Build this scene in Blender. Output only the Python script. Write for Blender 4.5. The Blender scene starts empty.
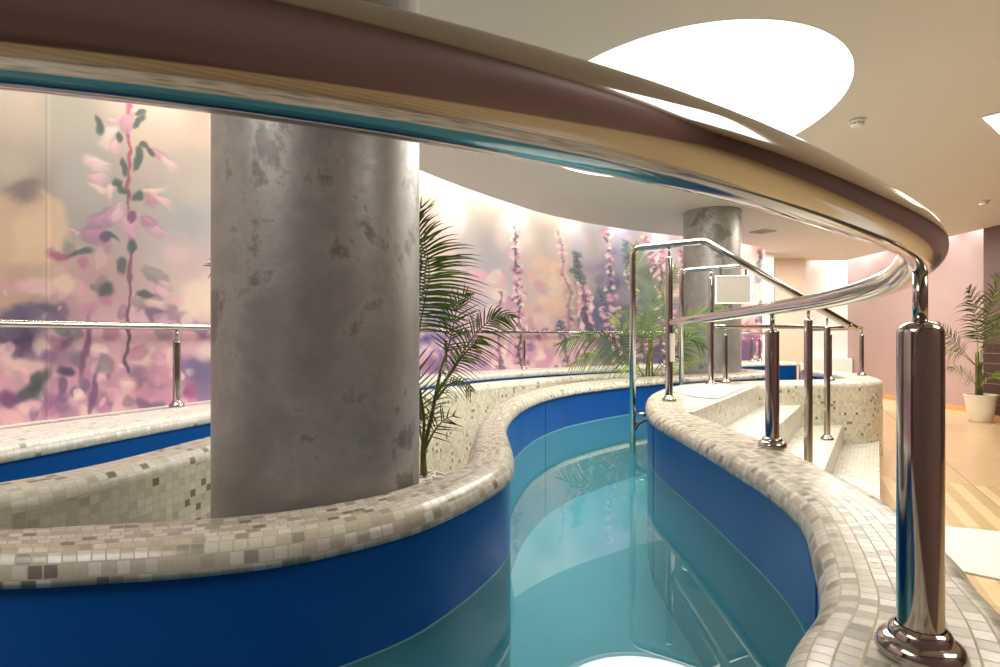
import bpy, bmesh, math, random
import numpy as np
from mathutils import Vector, Matrix
from mathutils.geometry import tessellate_polygon
random.seed(7)
PI = math.pi
F = 560.0; HOR = 337.0; EYE = 1.15
ZC = 0.73       # top of the pool walls
ZW = 0.41       # water level
ZB = -0.20      # pool bottom
ZH = 2.68       # ceiling
COL = bpy.context.scene.collection

def at(px, py, Y):
    return Vector(((px-500)/F*Y, Y, EYE+(HOR-py)/F*Y))
def lin(c):
    return tuple(((v/255)/12.92 if v/255 <= .04045 else ((v/255+.055)/1.055)**2.4) for v in c)

# ------------------------------------------------------------------ objects
def empty(name, loc=(0,0,0), label=None, cat=None, group=None):
    o = bpy.data.objects.new(name, None); COL.objects.link(o); o.location = loc
    o.empty_display_size = .1
    if label: o['label'] = label; o['category'] = cat
    if group: o['group'] = group
    return o
def tag(o, label, cat, group=None, kind=None):
    o['label'] = label; o['category'] = cat
    if group: o['group'] = group
    if kind: o['kind'] = kind
    return o
def obj(name, bm, mat, parent=None, smooth=True, auto=None):
    me = bpy.data.meshes.new(name); bm.normal_update(); bm.to_mesh(me); bm.free()
    me.materials.append(mat)
    if smooth:
        me.polygons.foreach_set('use_smooth', [True]*len(me.polygons))
        if auto is not None: me.set_sharp_from_angle(angle=math.radians(auto))
    o = bpy.data.objects.new(name, me); COL.objects.link(o)
    if parent:
        o.parent = parent
        o.matrix_parent_inverse = (Matrix.Translation(world_loc(parent))).inverted()
    return o
def world_loc(o):
    # parents are never rotated here; an Empty at loc, meshes at the origin of world space
    if o.type == 'EMPTY' and o.parent is None: return Vector(o.location)
    return Vector((0,0,0))
def struct(name, bm, mat, **k):
    o = obj(name, bm, mat, **k); o['kind'] = 'structure'; return o

# ------------------------------------------------------------------ shapes
def box(bm, x0,x1,y0,y1,z0,z1, bev=0):
    vs = [bm.verts.new((x,y,z)) for x in (x0,x1) for y in (y0,y1) for z in (z0,z1)]
    q = [(0,1,3,2),(4,6,7,5),(0,4,5,1),(2,3,7,6),(0,2,6,4),(1,5,7,3)]
    fs = [bm.faces.new([vs[i] for i in f]) for f in q]
    if bev:
        es = list({e for f in fs for e in f.edges})
        bmesh.ops.bevel(bm, geom=es, offset=bev, segments=2, affect='EDGES')
def lathe(bm, c, prof, n=28):
    c = Vector(c); rings = []
    for r, z in prof:
        if r < 1e-5: rings.append([bm.verts.new(c+Vector((0,0,z)))])
        else: rings.append([bm.verts.new(c+Vector((r*math.cos(2*PI*i/n), r*math.sin(2*PI*i/n), z))) for i in range(n)])
    for a, b in zip(rings, rings[1:]):
        for i in range(n):
            j = (i+1) % n
            vs = [a[i % len(a)], a[j % len(a)], b[j % len(b)], b[i % len(b)]]
            u = []
            for v in vs:
                if v not in u: u.append(v)
            if len(u) > 2:
                try: bm.faces.new(u)
                except ValueError: pass
def catmull(pts, step=.03, closed=False):
    P = [Vector(p) for p in pts]; n = len(P); out = []
    rng = n if closed else n-1
    for i in range(rng):
        if closed: p0,p1,p2,p3 = P[i-1],P[i],P[(i+1)%n],P[(i+2)%n]
        else:
            p1, p2 = P[i], P[i+1]
            p0 = P[i-1] if i else p1*2-p2
            p3 = P[i+2] if i+2 < n else p2*2-p1
        k = max(2, int((p2-p1).length/step))
        # centripetal parameters keep uneven spacing from looping
        t0 = 0; t1 = t0+max((p1-p0).length,1e-6)**.5; t2 = t1+max((p2-p1).length,1e-6)**.5; t3 = t2+max((p3-p2).length,1e-6)**.5
        for j in range(k):
            t = t1+(t2-t1)*j/k
            A1 = p0*((t1-t)/(t1-t0))+p1*((t-t0)/(t1-t0)); A2 = p1*((t2-t)/(t2-t1))+p2*((t-t1)/(t2-t1)); A3 = p2*((t3-t)/(t3-t2))+p3*((t-t2)/(t3-t2))
            B1 = A1*((t2-t)/(t2-t0))+A2*((t-t0)/(t2-t0)); B2 = A2*((t3-t)/(t3-t1))+A3*((t-t1)/(t3-t1))
            out.append(B1*((t2-t)/(t2-t1))+B2*((t-t1)/(t2-t1)))
    if not closed: out.append(P[-1].copy())
    return out
def tube(bm, pts, r, n=16, cap=True, up=Vector((0,0,1))):
    P = [Vector(p) for p in pts]; rings = []
    N = None
    for i, p in enumerate(P):
        d = (P[min(i+1,len(P)-1)]-P[max(i-1,0)]).normalized()
        if N is None:
            N = up.cross(d)
            if N.length < .05: N = Vector((1,0,0))
        N = (N-d*N.dot(d)).normalized()
        B = d.cross(N)
        rr = r(i/(len(P)-1)) if callable(r) else r
        rings.append([bm.verts.new(p+(N*math.cos(2*PI*k/n)+B*math.sin(2*PI*k/n))*rr) for k in range(n)])
    for a, b in zip(rings, rings[1:]):
        for k in range(n):
            bm.faces.new((a[k], b[k], b[(k+1)%n], a[(k+1)%n]))
    if cap:
        bm.faces.new(rings[0]); bm.faces.new(rings[-1][::-1])
def poly_fill(bm, loops, z, flip=False):
    L3 = [[Vector((p[0],p[1],0)) for p in l] for l in loops]
    flat = [v for l in L3 for v in l]
    vs = [bm.verts.new((v.x,v.y,z)) for v in flat]
    for t in tessellate_polygon(L3):
        try: f = bm.faces.new([vs[i] for i in t])
        except ValueError: continue
        f.normal_update()
        if (f.normal.z < 0) != flip: f.normal_flip()
    return vs
def extrude_loop(bm, loop, z0, z1, closed=True):
    n = len(loop)
    a = [bm.verts.new((p[0],p[1],z0)) for p in loop]; b = [bm.verts.new((p[0],p[1],z1)) for p in loop]
    for i in range(n if closed else n-1):
        j = (i+1) % n
        bm.faces.new((a[i], a[j], b[j], b[i]))

# ------------------------------------------------------------------ materials
def newmat(name):
    m = bpy.data.materials.new(name); m.use_nodes = True
    nt = m.node_tree; b = nt.nodes['Principled BSDF']
    return m, nt, b
def N(nt, t, **k):
    n = nt.nodes.new(t)
    for a, v in k.items():
        if a == 'ins':
            for i, x in v.items(): n.inputs[i].default_value = x
        else: setattr(n, a, v)
    return n
def math_(nt, op, a, b=None, c=None):
    n = N(nt, 'ShaderNodeMath', operation=op)
    for i, x in enumerate((a, b, c)):
        if x is None: continue
        if isinstance(x, (int, float)): n.inputs[i].default_value = x
        else: nt.links.new(x, n.inputs[i])
    return n.outputs[0]
def ramp(nt, fac, stops, interp='LINEAR'):
    r = N(nt, 'ShaderNodeValToRGB'); r.color_ramp.interpolation = interp
    e = r.color_ramp.elements
    while len(e) < len(stops): e.new(.5)
    for i, (p, c) in enumerate(stops): e[i].position = p; e[i].color = (*c, 1)
    nt.links.new(fac, r.inputs[0]); return r.outputs[0]
def mixc(nt, fac, a, b):
    n = N(nt, 'ShaderNodeMix', data_type='RGBA')
    for s, x in ((0, fac), (6, a), (7, b)):
        if isinstance(x, (int, float)): n.inputs[s].default_value = x
        elif isinstance(x, tuple): n.inputs[s].default_value = (*x, 1)
        else: nt.links.new(x, n.inputs[s])
    return n.outputs[2]
def plain(name, rgb, rough=.5, metal=0, noise=0, nscale=8, bump=0, spec=.5):
    m, nt, b = newmat(name)
    b.inputs['Roughness'].default_value = rough; b.inputs['Metallic'].default_value = metal
    b.inputs['Specular IOR Level'].default_value = spec
    c = lin(rgb)
    tc = N(nt, 'ShaderNodeTexCoord'); no = N(nt, 'ShaderNodeTexNoise', ins={'Scale': nscale, 'Detail': 5.})
    nt.links.new(tc.outputs['Object'], no.inputs['Vector'])
    d = tuple(max(0, v*(1-noise)) for v in c); e = tuple(min(1, v*(1+noise)) for v in c)
    nt.links.new(ramp(nt, no.outputs[0], [(.3, d), (.7, e)]), b.inputs['Base Color'])
    if bump:
        bp = N(nt, 'ShaderNodeBump', ins={'Strength': bump, 'Distance': .01}); nt.links.new(no.outputs[0], bp.inputs['Height']); nt.links.new(bp.outputs[0], b.inputs['Normal'])
    return m
def emis(name, rgb, s):
    m, nt, b = newmat(name)
    b.inputs['Base Color'].default_value = (*lin(rgb), 1); b.inputs['Emission Color'].default_value = (*lin(rgb), 1); b.inputs['Emission Strength'].default_value = s
    return m
def mosaic(name, stops, grout, pitch=.028, stagger=False, rough=.28):
    m, nt, b = newmat(name)
    uv = N(nt, 'ShaderNodeUVMap'); sp = N(nt, 'ShaderNodeSeparateXYZ'); nt.links.new(uv.outputs[0], sp.inputs[0])
    v = math_(nt, 'DIVIDE', sp.outputs[1], pitch); vf = math_(nt, 'FLOOR', v)
    u = math_(nt, 'DIVIDE', sp.outputs[0], pitch)
    if stagger:
        w1 = N(nt, 'ShaderNodeTexWhiteNoise', noise_dimensions='1D'); nt.links.new(vf, w1.inputs['W'])
        u = math_(nt, 'ADD', u, w1.outputs[0])
    uf = math_(nt, 'FLOOR', u)
    cb = N(nt, 'ShaderNodeCombineXYZ'); nt.links.new(uf, cb.inputs[0]); nt.links.new(vf, cb.inputs[1])
    wn = N(nt, 'ShaderNodeTexWhiteNoise', noise_dimensions='2D'); nt.links.new(cb.outputs[0], wn.inputs['Vector'])
    col = ramp(nt, wn.outputs[0], [(p, lin(c)) for p, c in stops], 'CONSTANT')
    # streaky glaze inside each tile
    no = N(nt, 'ShaderNodeTexNoise', ins={'Scale': 90., 'Detail': 3.}); nt.links.new(uv.outputs[0], no.inputs['Vector'])
    hs = N(nt, 'ShaderNodeHueSaturation'); nt.links.new(col, hs.inputs['Color'])
    nt.links.new(math_(nt, 'MULTIPLY_ADD', no.outputs[0], .3, .85), hs.inputs['Value'])
    g = .055
    def edge(x):
        f = math_(nt, 'FRACT', x); d = math_(nt, 'ABSOLUTE', math_(nt, 'SUBTRACT', f, .5))
        return math_(nt, 'GREATER_THAN', d, .5-g)
    gr = math_(nt, 'MAXIMUM', edge(u), edge(v))
    nt.links.new(mixc(nt, gr, hs.outputs[0], lin(grout)), b.inputs['Base Color'])
    nt.links.new(math_(nt, 'MULTIPLY_ADD', gr, .5, rough), b.inputs['Roughness'])
    bp = N(nt, 'ShaderNodeBump', invert=True, ins={'Strength': .45, 'Distance': .0015}); nt.links.new(gr, bp.inputs['Height'])
    # each tile sits at its own small tilt
    nt.links.new(bp.outputs[0], b.inputs['Normal'])
    return m
COPING = mosaic('coping_mosaic', [(0,(206,200,184)),(.28,(190,182,162)),(.48,(214,209,196)),(.64,(176,168,148)),(.78,(152,147,132)),(.90,(122,117,103)),(.96,(196,188,172))], (188,178,150), stagger=True)
CREAM = mosaic('wall_mosaic', [(0,(214,211,192)),(.45,(200,197,176)),(.78,(222,219,204)),(.91,(184,180,158)),(.96,(126,121,100))], (202,198,178))
STEPM = mosaic('step_mosaic', [(0,(214,212,200)),(.45,(202,200,186)),(.8,(222,220,211)),(.93,(190,186,168)),(.975,(148,143,124))], (196,190,172))
STEEL = plain('polished_steel', (192,187,181), .10, 1.0, .03, 30)
STEELD = plain('brushed_steel', (185,180,172), .16, 1.0, .05, 30)
BLUE = plain('blue_liner', (6,86,164), .33, 0, .07, 3, .15)
POOLB = plain('pool_bottom', (138,196,206), .5, 0, .05, 2)
SEAMW = plain('underwater_seam', (70,150,165), .5)
SEAM = plain('liner_seam', (8,66,130), .4)
CEIL = plain('ceiling_paint', (224,221,212), .7, 0, .015, 1.5)
WHITE = plain('white_paint', (238,234,228), .6, 0, .01, 2)
PEACH = plain('peach_paint', (226,208,190), .65, 0, .015, 2)
PINK = plain('pink_paint', (178,155,152), .6, 0, .03, 1.5)
MAUVE = plain('mauve_paint', (112,88,86), .6, 0, .05, 1.2)
WOODB = plain('wood_skirting', (205,165,110), .4, 0, .08, 20)
POTW = plain('white_pot_glaze', (232,228,212), .3, 0, .03, 10)
PEB = plain('white_pebble', (235,232,225), .5, 0, .08, 40)
SOIL = plain('potting_soil', (70,55,40), .9, 0, .3, 60)
PLW = plain('white_plastic', (232,228,222), .4, 0, .01, 10)
PLG = plain('grey_panel', (166,158,148), .45, 0, .03, 5)
MATW = plain('white_mat_rubber', (212,208,200), .6, 0, .03, 60, .2)
DARK = plain('dark_grille', (60,55,50), .7, 0, .1, 20)
PLASTIC_D = plain('dark_wood_panel', (70,50,46), .4, 0, .15, 10)
GROOVE = plain('pale_groove', (140,120,112), .5)
MATS = plain('planter_ground', (150,142,124), .8, 0, .15, 20)

def leaf_mat(name, a, b_):
    m, nt, b = newmat(name)
    tc = N(nt, 'ShaderNodeTexCoord'); no = N(nt, 'ShaderNodeTexNoise', ins={'Scale': 9., 'Detail': 3.}); nt.links.new(tc.outputs['Object'], no.inputs['Vector'])
    nt.links.new(ramp(nt, no.outputs[0], [(.3, lin(a)), (.7, lin(b_))]), b.inputs['Base Color'])
    b.inputs['Roughness'].default_value = .38
    return m
LEAF = leaf_mat('palm_leaf', (74,118,42), (134,170,72))
LEAFD = leaf_mat('palm_leaf_deep', (44,76,36), (86,124,56))
LEAFY = leaf_mat('palm_leaf_young', (124,166,54), (184,206,92))
STALK = leaf_mat('palm_stalk', (98,116,48), (140,148,66))
TRUNK = leaf_mat('palm_cane', (88,92,50), (120,108,66))

# plaster column
m, nt, b = newmat('column_plaster'); PLASTER = m
tc = N(nt, 'ShaderNodeTexCoord')
n1 = N(nt, 'ShaderNodeTexNoise', ins={'Scale': 3.4, 'Detail': 8., 'Roughness': .68, 'Distortion': .25}); nt.links.new(tc.outputs['Object'], n1.inputs['Vector'])
n2 = N(nt, 'ShaderNodeTexNoise', ins={'Scale': 26., 'Detail': 6., 'Roughness': .7}); nt.links.new(tc.outputs['Object'], n2.inputs['Vector'])
base = ramp(nt, n1.outputs[0], [(.36, lin((148,146,142))), (.5, lin((160,158,154))), (.57, lin((172,170,164))), (.63, lin((146,144,138)))])
nt.links.new(mixc(nt, math_(nt, 'MULTIPLY', ramp(nt, n1.outputs[0], [(.58,(0,)*3),(.63,(1,)*3)]), n2.outputs[0]), base, lin((112,110,104))), b.inputs['Base Color'])
nt.links.new(ramp(nt, n2.outputs[0], [(.3, (.34,)*3), (.7, (.5,)*3)]), b.inputs['Roughness'])
b.inputs['Metallic'].default_value = .45
bp = N(nt, 'ShaderNodeBump', ins={'Strength': .08, 'Distance': .01}); nt.links.new(n2.outputs[0], bp.inputs['Height']); nt.links.new(bp.outputs[0], b.inputs['Normal'])

# floor: large beige tiles, every other one ribbed with pale stripes
m, nt, b = newmat('floor_tiles'); FLOOR = m
tc = N(nt, 'ShaderNodeTexCoord'); mp = N(nt, 'ShaderNodeMapping'); mp.inputs['Rotation'].default_value = (0,0,math.radians(28)); nt.links.new(tc.outputs['Object'], mp.inputs[0])
sp = N(nt, 'ShaderNodeSeparateXYZ'); nt.links.new(mp.outputs[0], sp.inputs[0])
X = math_(nt, 'DIVIDE', sp.outputs[0], 1.2); Yn = math_(nt, 'DIVIDE', sp.outputs[1], .62)
def edgef(x, g):
    return math_(nt, 'GREATER_THAN', math_(nt, 'ABSOLUTE', math_(nt, 'SUBTRACT', math_(nt, 'FRACT', x), .5)), .5-g)
rib = math_(nt, 'GREATER_THAN', math_(nt, 'FRACT', math_(nt, 'DIVIDE', sp.outputs[0], .15)), .5)
nz = N(nt, 'ShaderNodeTexNoise', ins={'Scale': 3., 'Detail': 6.}); nt.links.new(mp.outputs[0], nz.inputs['Vector'])
col = mixc(nt, rib, lin((218,196,152)), lin((196,170,122)))
stripe_zone = math_(nt, 'LESS_THAN', sp.outputs[1], 5.58)
col = mixc(nt, stripe_zone, lin((206,176,136)), col)
col = mixc(nt, math_(nt, 'MULTIPLY', nz.outputs[0], .3), col, lin((186,156,112)))
col = mixc(nt, math_(nt, 'MAXIMUM', edgef(X, .003), edgef(Yn, .005)), col, lin((150,126,92)))
nt.links.new(col, b.inputs['Base Color']); b.inputs['Roughness'].default_value = .22

# water: slightly milky pool water with a real mirror surface
m, nt, b = newmat('pool_water'); WATER = m
out = nt.nodes['Material Output']; nt.nodes.remove(b)
tr = N(nt, 'ShaderNodeBsdfTransparent'); tr.inputs[0].default_value = (.66,.90,.93,1)
df = N(nt, 'ShaderNodeBsdfDiffuse'); df.inputs[0].default_value = (*lin((86,158,170)),1)
gl = N(nt, 'ShaderNodeBsdfGlossy', ins={'Roughness': .0}); gl.inputs[0].default_value = (1,1,1,1)
mx = N(nt, 'ShaderNodeMixShader'); mx.inputs[0].default_value = .18; nt.links.new(tr.outputs[0], mx.inputs[1]); nt.links.new(df.outputs[0], mx.inputs[2])
fr = N(nt, 'ShaderNodeFresnel', ins={'IOR': 1.45})
tc = N(nt, 'ShaderNodeTexCoord'); no = N(nt, 'ShaderNodeTexNoise', ins={'Scale': 2.2, 'Detail': 2.}); nt.links.new(tc.outputs['Object'], no.inputs['Vector'])
bp = N(nt, 'ShaderNodeBump', ins={'Strength': .06, 'Distance': .01}); nt.links.new(no.outputs[0], bp.inputs['Height'])
m2 = N(nt, 'ShaderNodeMixShader'); nt.links.new(fr.outputs[0], m2.inputs[0]); nt.links.new(mx.outputs[0], m2.inputs[1]); nt.links.new(gl.outputs[0], m2.inputs[2])
nt.links.new(m2.outputs[0], out.inputs[0])


# ------------------------------------------------------------------ pool walls
def stations(lip, back, step=.03):
    """two polylines with the same number of control points -> evenly resampled pairs"""
    A = []; B = []
    n = len(lip)
    L = [Vector((*p,0)) for p in lip]; K = [Vector((*p,0)) for p in back]
    def cr(P, i, t):
        p1, p2 = P[i], P[i+1]; p0 = P[i-1] if i else p1*2-p2; p3 = P[i+2] if i+2 < n else p2*2-p1
        return .5*((2*p1)+(p2-p0)*t+(2*p0-5*p1+4*p2-p3)*t*t+(3*p1-p0-3*p2+p3)*t**3)
    for i in range(n-1):
        k = max(2, int(max((L[i+1]-L[i]).length, (K[i+1]-K[i]).length)/step))
        for j in range(k): A.append(cr(L,i,j/k)); B.append(cr(K,i,j/k))
    A.append(L[-1]); B.append(K[-1])
    return A, B
def band_mesh(A, B, prof_fn, zt=ZC, uoff=0, cap=False):
    """sweep prof_fn(width) -> [(offset from lip, z)]; uv in metres"""
    bm = bmesh.new(); uvl = bm.loops.layers.uv.new('UVMap')
    rows = []; s = uoff; prev = None; S = []
    for a, b in zip(A, B):
        mid = (a+b)/2
        if prev is not None: s += (mid-prev).length
        prev = mid; S.append(s)
        w = (b-a).length; d = (b-a).normalized()
        pr = prof_fn(w); rows.append([bm.verts.new((a.x+d.x*o, a.y+d.y*o, z)) for o, z in pr])
    V = []
    w = (B[len(B)//2]-A[len(A)//2]).length; pr = prof_fn(w); v = 0; V = [0]
    for (o0,z0),(o1,z1) in zip(pr, pr[1:]): v += math.hypot(o1-o0, z1-z0); V.append(v)
    for i in range(len(rows)-1):
        for j in range(len(pr)-1):
            f = bm.faces.new((rows[i][j], rows[i+1][j], rows[i+1][j+1], rows[i][j+1]))
            for lp, (uu, vv) in zip(f.loops, ((S[i],V[j]),(S[i+1],V[j]),(S[i+1],V[j+1]),(S[i],V[j+1]))): lp[uvl].uv = (uu, vv)
    if cap:
        for row in (rows[0], rows[-1]):
            try: bm.faces.new(row)
            except ValueError: pass
    return bm
def coping_prof(r0=.05, r1=.045, drop=.012):
    def fn(w):
        p = [(.012, ZC-r0-drop), (0, ZC-r0-drop), (0, ZC-r0)]
        for k in range(1, 6):
            a = PI/2*k/5; p.append((r0-r0*math.cos(a), ZC-r0+r0*math.sin(a)))
        nt_ = 4
        for k in range(1, nt_): p.append((r0+(w-r0-r1)*k/nt_, ZC))
        for k in range(0, 6):
            a = PI/2*k/5; p.append((w-r1+r1*math.sin(a), ZC-r1+r1*math.cos(a)))
        p.append((w, ZC-r1-.01))
        return p
    return fn
def face_prof(z0):
    return lambda w: [(w, ZC-.055), (w, z0)]
def liner_prof(z0):
    return lambda w: [(.014, z0), (.014, ZC-.055 if z0 > ZB else ZW+.004)]
def seam_prof(w):
    return [(.0115, ZC-.105), (.0115, ZC-.1), ]
def pool_wall(name, label, lip, back, zface=0.0, seams=(), cop=COPING, face=CREAM, step=.03, r0=.05, r1=.045):
    A, B = stations(lip, back, step)
    c = (A[len(A)//2]+B[len(B)//2])/2
    t = empty(name, (c.x, c.y, 0), label, 'pool wall')
    obj('coping', band_mesh(A, B, coping_prof(r0, r1), cap=True), cop, t)
    if zface is not None: obj('mosaic_face', band_mesh(A, B, face_prof(zface)), face, t)
    for e in ((A[0],B[0]),(A[-1],B[-1])):
        bm = bmesh.new(); uvl = bm.loops.layers.uv.new('UVMap'); d = (e[1]-e[0]).normalized()*.014; wd = (e[1]-e[0]).length
        f = bm.faces.new([bm.verts.new((p.x,p.y,z)) for p, z in ((e[0]+d,ZB),(e[1],ZB),(e[1],ZC-.055),(e[0]+d,ZC-.055))])
        for lp, q in zip(f.loops, ((0,0),(wd,0),(wd,1),(0,1))): lp[uvl].uv = q
        if abs(e[0].x-3.80) < 1e-3: obj('end_face', bm, face, t, smooth=False)
        else: bm.free()
    uw = obj('underwater_liner', band_mesh(A, B, liner_prof(ZB)), POOLB, t); uw['label'] = 'pale turquoise lining under the water'
    ln = obj('blue_liner', band_mesh(A, B, liner_prof(ZW+.004)), BLUE, t); ln['label'] = 'smooth blue liner below the tiled rim'
    for q in seams:
        i = min(range(len(A)), key=lambda k: (A[k]-Vector((*q,0))).length)
        i = max(1, min(i, len(A)-2))
        d = (B[i]-A[i]).normalized(); tng = (A[i+1]-A[i-1]).normalized()
        bm = bmesh.new(); p = A[i]+d*.0115
        def strip(bm, za, zb):
            q = ((-.003,za),(.003,za),(.003,zb),(-.003,zb))
            v = [bm.verts.new((p.x+tng.x*k, p.y+tng.y*k, z)) for k, z in q]
            w_ = [bm.verts.new((p.x+tng.x*k+d.x*.004, p.y+tng.y*k+d.y*.004, z)) for k, z in q]
            bm.faces.new(v)
            for a in range(4): bm.faces.new((v[a], v[(a+1)%4], w_[(a+1)%4], w_[a]))
        strip(bm, ZW+.004, ZC-.07); b2 = bmesh.new(); strip(b2, ZB+.01, ZW-.002); obj('liner_seam', b2, SEAMW, uw, smooth=False)
        obj('liner_seam', bm, SEAM, ln, smooth=False)
    return t, A, B

# island wall facing the main channel, then round its far end and back along the second channel
C1_lip = [(-1.75,1.13),(-1.35,1.06),(-.954,1.069),(-.78,1.091),(-.602,1.124),(-.425,1.19),(-.238,1.335),(-.132,1.478),(-.03,1.675),(.03,1.84),(.05,2.0),(.052,2.2),(.036,2.55),(.035,2.85),(.071,3.19),(.148,3.6),(.299,4.08),(.555,4.57),(1.0,5.1),(1.5,5.55),(2.2,6.05),(2.85,6.35),(3.22,6.68),(3.38,7.1),(3.15,7.5),(2.6,7.55)]
C1_back= [(-1.7,1.33),(-1.38,1.25),(-1.1,1.255),(-.917,1.284),(-.70,1.325),(-.52,1.39),(-.36,1.50),(-.28,1.60),(-.19,1.74),(-.13,1.87),(-.12,2.02),(-.12,2.2),(-.115,2.45),(-.105,2.8),(-.06,3.3),(.03,3.75),(.16,4.2),(.40,4.78),(.78,5.32),(1.3,5.8),(2.05,6.3),(2.7,6.62),(2.98,6.85),(3.1,7.1),(2.98,7.25),(2.6,7.3)]
T1w, C1A, C1B = pool_wall('pool_wall', 'S-curved tiled pool wall in front of the big grey column and potted palm', C1_lip, C1_back, seams=((.36,4.2),(-1.2,1.06),(2.0,5.9)))
P_lip = [(-2.1,1.3),(-1.75,1.42),(-1.5,1.62),(-1.36,1.88),(-1.26,2.42),(-1.12,3.1),(-.85,4.0),(-.38,4.92),(-.02,5.42),(.72,6.12),(1.4,6.65),(2.0,7.2),(2.6,7.55)]
P_back= [(-2.0,1.16),(-1.62,1.25),(-1.33,1.48),(-1.18,1.82),(-1.07,2.36),(-.93,3.02),(-.67,3.9),(-.22,4.8),(.13,5.28),(.83,5.95),(1.5,6.45),(2.1,6.98),(2.6,7.3)]
T2w, PA, PB = pool_wall('pool_wall', 'pale mosaic wall behind the big column, with the narrow rear channel beyond it', P_lip, P_back, cop=CREAM)
W_lip = [(-2.5,.2),(-2.2,.9),(-2.05,1.6),(-1.88,2.2),(-1.60,3.17),(-1.2,4.3),(-.66,5.48),(-.33,6.05),(.29,6.74),(1.05,7.37),(2.3,8.15),(3.93,9.0),(4.98,9.38)]
W_wall= [(-3.05,.2),(-2.82,.9),(-2.66,1.7),(-2.42,2.55),(-1.96,3.65),(-1.5,4.9),(-.98,6.05),(-.45,6.75),(.25,7.38),(1.1,7.95),(2.5,8.85),(3.9,9.75),(4.78,10.2)]
T3w, WA, WB = pool_wall('pool_wall', 'white mosaic pool rim running along the foot of the flower mural', W_lip, W_wall, zface=None, cop=STEPM, r1=.001)
C2_lip = [(-1.6,.34),(-1.0,.34),(-.5,.36),(-.2,.40),(.05,.47),(.27,.62),(.41,.797),(.517,.916),(.586,1.03),(.657,1.18),(.733,1.35),(.775,1.51),(.80,1.70),(.81,1.9),(.82,2.2),(.822,2.5),(.826,3.0),(.87,3.3),(.965,3.72),(1.10,4.14),(1.30,4.55),(1.55,4.93),(1.82,5.17),(2.19,5.33)]
C2_out = [(-1.6,.06),(-1.0,.06),(-.5,.08),(-.12,.12),(.14,.20),(.42,.36),(.63,.60),(.76,.80),(.83,.96),(.90,1.10),(.99,1.36),(1.03,1.55),(1.06,1.76),(1.08,1.95),(1.10,2.2),(1.10,2.5),(1.08,2.95),(1.09,3.18),(1.21,3.58),(1.36,3.95),(1.55,4.3),(1.77,4.6),(1.98,4.78),(2.23,4.95)]
T4w, C2A, C2B = pool_wall('pool_wall', 'tiled pool wall curving from the thick foreground post back to the landing', C2_lip, C2_out, seams=((.68,1.23),(.83,3.1)))
D_lip = [(2.19,5.33),(2.54,5.45),(3.05,5.58),(3.34,5.66),(3.55,5.80),(3.72,6.1),(3.80,6.45),(3.84,6.80),(3.80,6.93)]
D_out = [(2.23,4.95),(2.6,5.05),(3.1,5.17),(3.46,5.26),(3.76,5.50),(3.98,5.95),(4.14,6.38),(4.13,6.98),(3.86,7.17)]
T5w, DA, DB = pool_wall('pool_wall', 'high curved mosaic wall beyond the entry stairs with short posts on its rim', D_lip, D_out, cop=STEPM)
E_lip = [(3.84,7.18),(4.2,7.85),(4.6,8.6),(4.98,9.36)]
E_out = [(4.02,7.10),(4.39,7.77),(4.79,8.51),(5.18,9.28)]
T6w, EA, EB = pool_wall('pool_wall', 'farthest white mosaic rim closing the pool before the peach wall', E_lip, E_out, cop=STEPM)

# water, pool bottom, planter ground
xy = lambda L: [(p.x, p.y) for p in L]
off = lambda A, B, d: [(a+(b-a).normalized()*d) for a, b in zip(A, B)]
outer = xy(off(WA,WB,.013))[::6] + xy(off(EA,EB,.013))[::-1][::4] + xy(off(DA,DB,.013))[::-1][::4] + xy(off(C2A,C2B,.013))[::-1][::3]
outer = [outer[0]] + [p for a, p in zip(outer, outer[1:]) if (Vector(p)-Vector(a)).length > .012]
isl = xy(off(C1A,C1B,.013))[::3] + xy(off(PA,PB,.013))[::-1][::4]
isl = [isl[0]] + [p for a, p in zip(isl, isl[1:]) if (Vector(p)-Vector(a)).length > .012]
bm = bmesh.new(); poly_fill(bm, [outer, isl], ZW)
for k in range(-12, 40): 
    for ax in (0, 1):
        nv = [0,0,0]; nv[ax] = 1; cv = [0,0,ZW]; cv[ax] = k*.25+.013
        bmesh.ops.bisect_plane(bm, geom=bm.verts[:]+bm.edges[:]+bm.faces[:], plane_co=cv, plane_no=nv)
tag(obj('pool_water', bm, WATER, smooth=False), 'still turquoise water filling the winding pool channels', 'water', kind='stuff')
bm = bmesh.new(); poly_fill(bm, [outer, isl], ZB)
tag(obj('pool_basin', bm, POOLB, smooth=False), 'pale basin floor seen under the turquoise water', 'pool basin')
inner = xy(off(C1A,C1B,.1))[::4] + xy(off(PA,PB,.1))[::-1][::4]
bm = bmesh.new(); poly_fill(bm, [inner], 0.0)
o = struct('floor', bm, MATS, smooth=False)
# room floor, outside the pool
fl = xy(off(C2A,C2B,.1))[::5] + xy(off(DA,DB,.1))[:-20:5] + xy(off(EA,EB,.1))[::4] + [(5.3,11.9),(7.6,11.9),(7.6,-.5),(-4,-.5),(-4,.2)]
bm = bmesh.new(); poly_fill(bm, [fl], 0.0)
struct('floor', bm, FLOOR, smooth=False)

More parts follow.
